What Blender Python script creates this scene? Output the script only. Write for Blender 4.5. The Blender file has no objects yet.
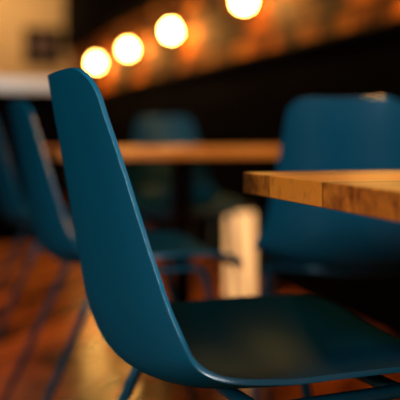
import bpy, bmesh, math, random
from mathutils import Vector, Matrix
random.seed(3)
sc=bpy.context.scene
try:
    sc.view_settings.view_transform='Standard'
    sc.view_settings.look='None'
except Exception: pass
TH=math.radians(18)
D=Vector((-math.sin(TH),math.cos(TH),0)); F=Vector((math.cos(TH),math.sin(TH),0))
def P(a,b,z=0): 
    v=D*a+F*b; return Vector((v.x,v.y,z))
def srgb(r,g,b):
    f=lambda c:(c/255/12.92) if c/255<=0.04045 else ((c/255+0.055)/1.055)**2.4
    return (f(r),f(g),f(b),1)
# ---------- materials
def mat(name,col,rough=.5,metal=0,spec=.5,var=0,scale=8,bump=0):
    m=bpy.data.materials.new(name); m.use_nodes=True
    nt=m.node_tree; b=nt.nodes['Principled BSDF']
    b.inputs['Base Color'].default_value=col; b.inputs['Roughness'].default_value=rough
    b.inputs['Metallic'].default_value=metal; b.inputs['Specular IOR Level'].default_value=spec
    if var or bump:
        tc=nt.nodes.new('ShaderNodeTexCoord'); n=nt.nodes.new('ShaderNodeTexNoise')
        n.inputs['Scale'].default_value=scale; n.inputs['Detail'].default_value=5
        nt.links.new(tc.outputs['Object'],n.inputs['Vector'])
        if var:
            r=nt.nodes.new('ShaderNodeValToRGB')
            r.color_ramp.elements[0].position=.3; r.color_ramp.elements[1].position=.7
            r.color_ramp.elements[0].color=[c*(1-var) for c in col[:3]]+[1]
            r.color_ramp.elements[1].color=[min(1,c*(1+var)) for c in col[:3]]+[1]
            nt.links.new(n.outputs['Fac'],r.inputs['Fac']); nt.links.new(r.outputs['Color'],b.inputs['Base Color'])
        if bump:
            bp=nt.nodes.new('ShaderNodeBump'); bp.inputs['Strength'].default_value=bump; bp.inputs['Distance'].default_value=.002
            nt.links.new(n.outputs['Fac'],bp.inputs['Height']); nt.links.new(bp.outputs['Normal'],b.inputs['Normal'])
    return m
def satin(name,col,gcol,rough,fac):
    """satin plastic: diffuse body + small constant glossy share"""
    m=bpy.data.materials.new(name); m.use_nodes=True; nt=m.node_tree; N=nt.nodes; L=nt.links
    N.remove(N['Principled BSDF']); out=N['Material Output']
    tc=N.new('ShaderNodeTexCoord'); n=N.new('ShaderNodeTexNoise'); n.inputs['Scale'].default_value=3
    L.new(tc.outputs['Object'],n.inputs['Vector'])
    r=N.new('ShaderNodeValToRGB'); r.color_ramp.elements[0].color=[c*.94 for c in col[:3]]+[1]; r.color_ramp.elements[1].color=[c*1.06 for c in col[:3]]+[1]
    L.new(n.outputs['Fac'],r.inputs['Fac'])
    d=N.new('ShaderNodeBsdfDiffuse'); g=N.new('ShaderNodeBsdfGlossy'); g.inputs['Color'].default_value=gcol; g.inputs['Roughness'].default_value=rough
    mx=N.new('ShaderNodeMixShader'); mx.inputs[0].default_value=fac
    L.new(r.outputs['Color'],d.inputs['Color']); L.new(d.outputs[0],mx.inputs[1]); L.new(g.outputs[0],mx.inputs[2]); L.new(mx.outputs[0],out.inputs['Surface'])
    return m
def emis(name,col,s):
    m=bpy.data.materials.new(name); m.use_nodes=True
    b=m.node_tree.nodes['Principled BSDF']; b.inputs['Base Color'].default_value=col
    b.inputs['Emission Color'].default_value=col; b.inputs['Emission Strength'].default_value=s
    return m
def wood(name,c1,c2,bw,bl,rough=.4,rot=0,grain=1.0,gs=45,spec=.5,lo=.2,hi=.85):
    m=bpy.data.materials.new(name); m.use_nodes=True; nt=m.node_tree; N=nt.nodes; L=nt.links
    b=N['Principled BSDF']; b.inputs['Roughness'].default_value=rough; b.inputs['Specular IOR Level'].default_value=spec
    tc=N.new('ShaderNodeTexCoord'); mp=N.new('ShaderNodeMapping'); mp.inputs['Rotation'].default_value=(0,0,rot)
    L.new(tc.outputs['Object'],mp.inputs['Vector'])
    br=N.new('ShaderNodeTexBrick'); br.inputs['Scale'].default_value=1
    br.inputs['Brick Width'].default_value=bl; br.inputs['Row Height'].default_value=bw
    br.inputs['Mortar Size'].default_value=.0012; br.inputs['Color1'].default_value=(0,0,0,1); br.inputs['Color2'].default_value=(1,1,1,1)
    br.inputs['Mortar'].default_value=(.0,.0,.0,1); br.offset=.37
    L.new(mp.outputs['Vector'],br.inputs['Vector'])
    m2=N.new('ShaderNodeMapping'); m2.inputs['Scale'].default_value=(3,gs,gs)
    L.new(mp.outputs['Vector'],m2.inputs['Vector'])
    n=N.new('ShaderNodeTexNoise'); n.inputs['Scale'].default_value=1.3; n.inputs['Detail'].default_value=6; n.inputs['Distortion'].default_value=.6
    L.new(m2.outputs['Vector'],n.inputs['Vector'])
    ad=N.new('ShaderNodeMath'); ad.operation='MULTIPLY_ADD'; ad.inputs[1].default_value=.45
    mu=N.new('ShaderNodeMath'); mu.operation='MULTIPLY'; mu.inputs[1].default_value=.75*grain
    L.new(n.outputs['Fac'],mu.inputs[0]); L.new(br.outputs['Color'],ad.inputs[0]); L.new(mu.outputs[0],ad.inputs[2])
    r=N.new('ShaderNodeValToRGB'); r.color_ramp.elements[0].position=lo; r.color_ramp.elements[1].position=hi
    r.color_ramp.elements[0].color=c1; r.color_ramp.elements[1].color=c2
    L.new(ad.outputs[0],r.inputs['Fac'])
    mx=N.new('ShaderNodeMix'); mx.data_type='RGBA'; mx.inputs['B'].default_value=[c*.25 for c in c1[:3]]+[1]
    L.new(br.outputs['Fac'],mx.inputs['Factor']); L.new(r.outputs['Color'],mx.inputs['A'])
    L.new(mx.outputs['Result'],b.inputs['Base Color'])
    return m
M_shell=satin('teal_plastic',srgb(0,78,102),(.7,.95,1,1),.36,.035)
M_rim_hl=mat('teal_edge_highlight',srgb(20,110,138),.2,spec=1.0,var=.04,scale=3)  # rim highlight painted in: lighter, glossier teal than the shell
M_leg=mat('teal_metal',srgb(10,88,112),.25,.3,var=.05)
M_foot=mat('black_rubber',srgb(18,18,20),.7,var=.1)
M_tab=wood('butcher_block',srgb(125,48,6),srgb(255,150,44),.155,1.3,.4,gs=50,spec=.4,lo=.25,hi=.7)
M_floor=wood('oak_floor',srgb(14,5,2),srgb(225,112,34),.14,.9,.22,rot=.7,grain=.9,gs=9,spec=.5,lo=.32,hi=.78)
M_iron=mat('black_iron',srgb(16,15,15),.5,.6,var=.2)
M_brass=mat('aged_brass',srgb(150,105,50),.35,.9,var=.15)
M_dark=mat('black_panel',srgb(4,3,3),.9,spec=.03,var=.2)
M_soff=mat('dark_soffit',srgb(5,4,3),.9,spec=.03,var=.2)
M_beige=mat('beige_plaster',srgb(186,145,92),.9,var=.12,scale=1.5,bump=.2)
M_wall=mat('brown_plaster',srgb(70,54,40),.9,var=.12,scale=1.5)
M_ceil=mat('ceiling_paint',srgb(20,16,14),.9,var=.1)
M_white=mat('white_stone',srgb(225,222,215),.3,var=.05,scale=6)
M_bulb=emis('bulb_glow',srgb(255,184,88),100)
M_upright=emis('upright_glow',srgb(255,190,120),1.1)
def brickmat():
    m=bpy.data.materials.new('brick'); m.use_nodes=True; nt=m.node_tree; N=nt.nodes; L=nt.links
    b=N['Principled BSDF']; b.inputs['Roughness'].default_value=.7; b.inputs['Specular IOR Level'].default_value=.2
    tc=N.new('ShaderNodeTexCoord'); sp=N.new('ShaderNodeSeparateXYZ'); cb=N.new('ShaderNodeCombineXYZ')
    L.new(tc.outputs['Object'],sp.inputs[0]); L.new(sp.outputs['X'],cb.inputs['X']); L.new(sp.outputs['Z'],cb.inputs['Y'])
    br=N.new('ShaderNodeTexBrick'); br.inputs['Scale'].default_value=1; br.inputs['Brick Width'].default_value=.30; br.inputs['Row Height'].default_value=.10
    br.inputs['Mortar Size'].default_value=.012; br.inputs['Color1'].default_value=srgb(240,135,30); br.inputs['Color2'].default_value=srgb(80,32,8); br.inputs['Mortar'].default_value=srgb(60,34,12)
    L.new(cb.outputs[0],br.inputs['Vector'])
    n=N.new('ShaderNodeTexNoise'); n.inputs['Scale'].default_value=4; L.new(tc.outputs['Object'],n.inputs['Vector'])
    cr=N.new('ShaderNodeValToRGB'); cr.color_ramp.elements[0].position=.42; cr.color_ramp.elements[1].position=.54
    cr.color_ramp.elements[0].color=(.12,.12,.12,1)
    L.new(n.outputs['Fac'],cr.inputs['Fac'])
    mx=N.new('ShaderNodeMix'); mx.data_type='RGBA'; mx.blend_type='MULTIPLY'; mx.inputs['Factor'].default_value=.95
    L.new(br.outputs['Color'],mx.inputs['A']); L.new(cr.outputs['Color'],mx.inputs['B']); L.new(mx.outputs['Result'],b.inputs['Base Color'])
    bp=N.new('ShaderNodeBump'); bp.invert=True; bp.inputs['Strength'].default_value=.6; bp.inputs['Distance'].default_value=.01
    L.new(br.outputs['Fac'],bp.inputs['Height']); L.new(bp.outputs['Normal'],b.inputs['Normal'])
    return m
M_brick=brickmat()
# ---------- helpers
def addobj(name,me,m=None,parent=None,loc=(0,0,0),rz=0):
    o=bpy.data.objects.new(name,me); sc.collection.objects.link(o)
    if m and not me.materials: me.materials.append(m)
    o.location=loc; o.rotation_euler=(0,0,rz)
    if parent: o.parent=parent
    return o
def empty(name,loc,rz):
    e=bpy.data.objects.new(name,None); e.empty_display_size=.1; sc.collection.objects.link(e)
    e.location=loc; e.rotation_euler=(0,0,rz); return e
def boxmesh(name,x0,x1,y0,y1,z0,z1,bev=0):
    bm=bmesh.new(); bmesh.ops.create_cube(bm,size=1)
    for v in bm.verts:
        v.co=Vector(((x0+x1)/2+v.co.x*(x1-x0),(y0+y1)/2+v.co.y*(y1-y0),(z0+z1)/2+v.co.z*(z1-z0)))
    if bev: bmesh.ops.bevel(bm,geom=bm.edges[:],offset=bev,segments=3,affect='EDGES',profile=.5)
    me=bpy.data.meshes.new(name); bm.to_mesh(me); bm.free(); return me
def lathe(name,prof,n=32):
    bm=bmesh.new(); rings=[]
    for r,z in prof:
        rings.append([bm.verts.new((max(r,1e-4)*math.cos(2*math.pi*i/n),max(r,1e-4)*math.sin(2*math.pi*i/n),z)) for i in range(n)])
    for a,b in zip(rings,rings[1:]):
        for i in range(n): bm.faces.new((a[i],a[(i+1)%n],b[(i+1)%n],b[i]))
    bm.faces.new(rings[0][::-1]); bm.faces.new(rings[-1])
    bmesh.ops.recalc_face_normals(bm,faces=bm.faces)
    for f in bm.faces: f.smooth=True
    me=bpy.data.meshes.new(name); bm.to_mesh(me); bm.free(); return me
def catmull(pts,t):
    n=len(pts)-1; x=t*n; i=min(int(x),n-1); f=x-i
    g=lambda k: pts[max(0,min(n,k))]
    p0,p1,p2,p3=g(i-1),g(i),g(i+1),g(i+2)
    return [0.5*((2*b)+(-a+c)*f+(2*a-5*b+4*c-d)*f*f+(-a+3*b-3*c+d)*f**3) for a,b,c,d in zip(p0,p1,p2,p3)]
def tube(name,paths,r,nseg=14):
    bm=bmesh.new()
    for path,rad in paths:
        pts=[Vector(path[0])]
        for i in range(1,len(path)-1):
            p,a,b=Vector(path[i]),Vector(path[i-1]),Vector(path[i+1])
            d1=(a-p).normalized(); d2=(b-p).normalized()
            s=p+d1*rad; e=p+d2*rad
            for k in range(9):
                t=k/8; pts.append(s*(1-t)**2+p*2*t*(1-t)+e*t*t)
        pts.append(Vector(path[-1]))
        rings=[]; up=None
        for i,p in enumerate(pts):
            tg=(pts[min(i+1,len(pts)-1)]-pts[max(i-1,0)]).normalized()
            if up is None: up=tg.orthogonal().normalized()
            up=(up-tg*up.dot(tg)).normalized(); s=tg.cross(up)
            rings.append([bm.verts.new(p+(up*math.cos(2*math.pi*j/nseg)+s*math.sin(2*math.pi*j/nseg))*r) for j in range(nseg)])
        for a,b in zip(rings,rings[1:]):
            for j in range(nseg): bm.faces.new((a[j],a[(j+1)%nseg],b[(j+1)%nseg],b[j]))
        bm.faces.new(rings[0][::-1]); bm.faces.new(rings[-1])
    bmesh.ops.recalc_face_normals(bm,faces=bm.faces)
    for f in bm.faces: f.smooth=True
    me=bpy.data.meshes.new(name); bm.to_mesh(me); bm.free(); return me
# ---------- chair
#  x, z, halfwidth, edge raise
PR=[(.240,.440,.205,.004),(.222,.457,.212,.012),(.165,.468,.220,.020),(.09,.466,.226,.026),(.01,.460,.228,.032),
    (-.07,.453,.226,.038),(-.155,.456,.220,.046),(-.212,.482,.208,.056),(-.239,.535,.190,.058),(-.253,.60,.174,.052),
    (-.264,.665,.160,.045),(-.275,.73,.147,.038),(-.286,.79,.136,.031),(-.296,.847,.127,.026)]
def shell_mesh():
    import bisect
    NU,NV=120,44; bm=bmesh.new()
    S=[catmull(PR,i/400) for i in range(401)]
    L=[0]
    for a,b in zip(S,S[1:]): L.append(L[-1]+math.hypot(a[0]-b[0],a[1]-b[1]))
    T=L[-1]
    def at(s):
        i=max(1,min(400,bisect.bisect_left(L,s))); f=(s-L[i-1])/max(1e-9,L[i]-L[i-1])
        return [a+(b-a)*f for a,b in zip(S[i-1],S[i])]
    rows=[]
    for i in range(NU+1):
        t=i/NU; t=t-math.sin(2*math.pi*t)/(2*math.pi)*.75
        s=t*T
        x,z,w,e=at(s); W=w
        a=at(max(0,s-.006)); b=at(min(T,s+.006))
        tx,tz=b[0]-a[0],b[1]-a[1]; l=math.hypot(tx,tz); tx/=l; tz/=l
        nx,nz=tz,-tx
        for q,r in ((s,.075),(T-s,.045)):
            if q<r: w=w-r+math.sqrt(max(0,r*r-(r-q)**2))
        row=[]
        for j in range(NV+1):
            v=-1+2*j/NV
            v=math.sin(v*math.pi/2)*.35+v*.65
            k=e*abs(v*w/W)**2.3
            row.append(bm.verts.new((x+nx*k,w*v,z+nz*k)))
        rows.append(row)
    for a,b in zip(rows,rows[1:]):
        for j in range(NV): bm.faces.new((a[j],a[j+1],b[j+1],b[j]))
    bmesh.ops.recalc_face_normals(bm,faces=bm.faces)
    for f in bm.faces: f.smooth=True
    me=bpy.data.meshes.new('chair_shell'); bm.to_mesh(me); bm.free(); me.materials.append(M_shell); me.materials.append(M_rim_hl); return me
SH=shell_mesh()
zt=.456
paths=[]
for s in (-1,1):
    paths.append(([(-.315,s*.215,.012),(-.115,s*.190,zt-.010),(.13,s*.192,zt),(.235,s*.222,.012)],.035))
paths.append(([(-.08,-.190,zt-.012),(-.08,0,zt-.024),(-.08,.190,zt-.012)],.02))
paths.append(([(.10,-.190,zt-.002),(.10,0,zt-.012),(.10,.190,zt-.002)],.02))
LG=tube('chair_frame',paths,.009); LG.materials.append(M_leg)
FT=lathe('foot_cap',[(.011,0),(.0125,.002),(.0125,.02),(.010,.024)],16); FT.materials.append(M_foot)
def chair(x,y,deg):
    e=empty('dining_chair',(x,y,0),math.radians(deg))
    s=addobj('seat_shell',SH,parent=e)
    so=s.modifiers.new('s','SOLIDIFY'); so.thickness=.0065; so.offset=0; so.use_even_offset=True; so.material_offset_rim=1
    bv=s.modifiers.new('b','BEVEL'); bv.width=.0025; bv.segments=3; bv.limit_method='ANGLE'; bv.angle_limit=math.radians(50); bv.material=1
    addobj('leg_frame',LG,parent=e)
    for i,(fx,fy) in enumerate([(-.316,-.215),(-.316,.215),(.236,-.222),(.236,.222)]):
        addobj('foot_cap_%d'%(i+1),FT,parent=e,loc=(fx,fy,0))
    return e
chair(.091,1.170,18)
chair(-.175,2.10,18)
chair(-.46,2.92,18)
chair(.370,2.10,80)
chair(-.09,3.50,-75)
# ---------- tables
def table(corner,la,lb,h=.715,th=.029,towards=-1):
    c=Vector(corner); ctr=c+D*(towards*la/2)+F*(lb/2)
    e=empty('dining_table',(ctr.x,ctr.y,0),TH)   # local X=F, local Y=D
    addobj('table_top',boxmesh('table_top',-lb/2,lb/2,-la/2,la/2,h-th,h,.0025),M_tab,e)
    addobj('pedestal_column',lathe('ped',[(.04,.02),(.04,h-th-.03),(.045,h-th-.02)]),M_iron,e)
    addobj('base_plate',lathe('base',[(.23,0),(.235,.004),(.23,.012),(.06,.022),(.042,.035)],48),M_iron,e)
    addobj('top_bracket',boxmesh('br',-.2,.2,-.03,.03,h-th-.022,h-th,.003),M_iron,e)
    return e
table((.06,1.17,0),1.12,.75)
table((-.44,2.62,0),.66,1.0,towards=1)
# ---------- room
A0,A1,B0,B1,H=-3.0,10.5,-3.6,1.71,3.0
def rbox(name,a0,a1,b0,b1,z0,z1,m,bev=0,parent=None,rot=True):
    me=boxmesh(name,a0,a1,-b1,-b0,z0,z1,bev)
    return addobj(name,me,m,parent,(0,0,0),(TH+math.pi/2) if rot else 0)
rbox('floor',A0,A1,B0,B1,-.05,0,M_floor)
rbox('ceiling',A0,A1,B0,B1,H,H+.05,M_ceil)
wr=rbox('wall_right',A0,A1,B1,B1+.1,0,H,M_brick)
rbox('wall_back',A1,A1+.1,B0,B1,0,H,M_beige)
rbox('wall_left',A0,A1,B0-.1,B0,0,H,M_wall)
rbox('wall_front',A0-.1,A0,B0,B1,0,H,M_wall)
rbox('wainscot',A0,A1,B1-.03,B1,0,1.16,M_dark,0,wr,False)
rbox('trim_1',A0,A1,B1-.05,B1,1.16,1.19,M_dark,.004,wr,False)
rbox('soffit',A0,A1,B1-.10,B1,1.80,H,M_soff,0,wr,False)
rbox('baseboard_back',A1-.02,A1,B0,B1-.03,0,.12,M_dark)
e=empty('bar_counter',(0,0,0),0)
rbox('counter_top',5.75,6.45,-3.3,.98,1.055,1.14,M_white,.006,e)
rbox('counter_body',5.85,6.4,-3.25,.93,.08,1.055,M_dark,0,e)
rbox('toe_kick',5.9,6.35,-3.2,.9,0,.08,M_dark,0,e)
for i in range(7):
    b=-3.2+i*.59
    rbox('panel_%d'%(i+1),5.835,5.85,b+.03,b+.56,.14,1.0,M_dark,.004,e)
def pic():
    d=Vector((-157/833,1,0)); s=(A1-.03)/d.dot(D); q=d*s; b=q.dot(F); z=.77+ (133-46)/833*q.y
    e=empty('framed_picture',(0,0,0),0)
    w=.23; t=.10
    for n,a in (('frame_top',(b-w,b+w,z+w-t,z+w)),('frame_bottom',(b-w,b+w,z-w,z-w+t)),('frame_left',(b-w,b-w+t,z-w+t,z+w-t)),('frame_right',(b+w-t,b+w,z-w+t,z+w-t))):
        rbox(n,A1-.03,A1,a[0],a[1],a[2],a[3],M_dark,.003,e)
    rbox('print',A1-.015,A1-.001,b-w+t,b+w-t,z-w+t,z+w-t,mat('print_ink',srgb(70,42,20),.7,var=.6,scale=9),0,e)
pic()
# wall lamps
BB=lathe('bulb',[(.012,-.07),(.02,-.05),(.042,-.02),(.05,.005),(.047,.028),(.034,.045),(.015,.055),(.002,.057)]); BB.materials.append(M_bulb)
SK=lathe('socket',[(.018,.05),(.022,.055),(.022,.10),(.012,.11)],20); SK.materials.append(M_brass)
RO=lathe('rosette',[(.05,0),(.05,.008),(.03,.02),(.012,.024)],28); RO.materials.append(M_brass)
AR=tube('arm',[([(0,0,.0),(0,.13,0),(0,.13,-.06)],.04)],.007); AR.materials.append(M_brass)
zb=1.475
for off in (166,198,241,314,450,800):
    b=B1-.13
    u=(off-70-200)/833
    s_,c_=math.sin(TH),math.cos(TH)
    a=b*(c_-u*s_)/(s_+u*c_)
    p=P(a,B1)
    e=empty('wall_lamp',(p.x,p.y,zb+.14),TH+math.pi/2)
    addobj('arm',AR,parent=e)
    r=addobj('rosette',RO,parent=e); r.rotation_euler=(-math.pi/2,0,0)
    addobj('socket',SK,parent=e,loc=(0,.13,-.15))
    bb=addobj('bulb',BB,parent=e,loc=(0,.13,-.14)); bb.rotation_euler=(math.pi,0,0)
# pale upright of unclear identity, glow put into its material
q=Vector(((240-200)/833*3.75,3.75,0))
e=empty('pale_upright',q,TH)
addobj('upright_base',boxmesh('lb',-.065,.065,-.065,.065,0,.02,.003),M_iron,e)
addobj('upright_body',boxmesh('lg',-.052,.052,-.052,.052,.02,.42,.008),M_upright,e)
addobj('upright_cap',boxmesh('lc',-.06,.06,-.06,.06,.42,.44,.004),M_iron,e)
for i,(x,y) in enumerate([(-1,-1),(1,-1),(1,1),(-1,1)]):
    addobj('post_%d'%(i+1),boxmesh('lp',x*.056-.004,x*.056+.004,y*.056-.004,y*.056+.004,.02,.42),M_iron,e)
# ---------- lights
def area(name,loc,tgt,sx,sy,en,col):
    l=bpy.data.lights.new(name,'AREA'); l.shape='RECTANGLE'; l.size=sx; l.size_y=sy; l.energy=en; l.color=col
    o=bpy.data.objects.new(name,l); sc.collection.objects.link(o); o.location=loc
    o.rotation_euler=(Vector(tgt)-Vector(loc)).to_track_quat('-Z','Y').to_euler(); return o
def spot(name,loc,tgt,ang,en,col,rad=.05,blend=.5):
    l=bpy.data.lights.new(name,'SPOT'); l.spot_size=math.radians(ang); l.spot_blend=blend; l.energy=en; l.color=col; l.shadow_soft_size=rad
    o=bpy.data.objects.new(name,l); sc.collection.objects.link(o); o.location=loc
    o.rotation_euler=(Vector(tgt)-Vector(loc)).to_track_quat('-Z','Y').to_euler(); return o
area('window_light',(-1.45,-.3,1.15),(-.05,1.1,.65),.7,.7,16,(1,.97,.95))
area('rim_light',(1.0,-.4,1.25),(-.05,1.0,.68),.3,.3,26,(.85,.94,1))
area('seat_rim_light',(-.35,-.9,1.9),(.1,1.05,.5),.25,.25,5,(.88,.95,1))  # added lamp, draws the bright line along the seat rim
spot('table_fill_spot',(-.5,1.8,2.6),(-.05,2.85,.71),22,80,(1,.72,.45))  # added to brighten the far table, no fixture modelled
spot('floor_spot_a',(-1.3,4.0,2.9),(-.75,3.3,0),32,130,(1,.58,.26))
spot('floor_spot_b',(-1.5,3.2,2.9),(-.75,2.3,0),22,60,(1,.58,.26))
area('back_light',(-2.2,9,2.6),(-2.6,10.4,1.6),.6,.6,27,(1,.76,.46))
area('counter_light',(-1.7,4.6,2.3),(-1.9,5.8,1.1),1.2,.3,28,(1,.93,.85))
wd=bpy.data.worlds.new('world'); sc.world=wd; wd.use_nodes=True
wd.node_tree.nodes['Background'].inputs[0].default_value=(.002,.002,.002,1)
# ---------- camera
cd=bpy.data.cameras.new('camera'); cam=bpy.data.objects.new('camera',cd); sc.collection.objects.link(cam)
cam.location=(0,0,.77); cam.rotation_euler=(math.pi/2,0,0)
cd.sensor_width=36; cd.lens=75; cd.shift_y=-67/400; cd.clip_start=.02
cd.dof.use_dof=True; cd.dof.focus_distance=1.0; cd.dof.aperture_fstop=2.4
sc.camera=cam
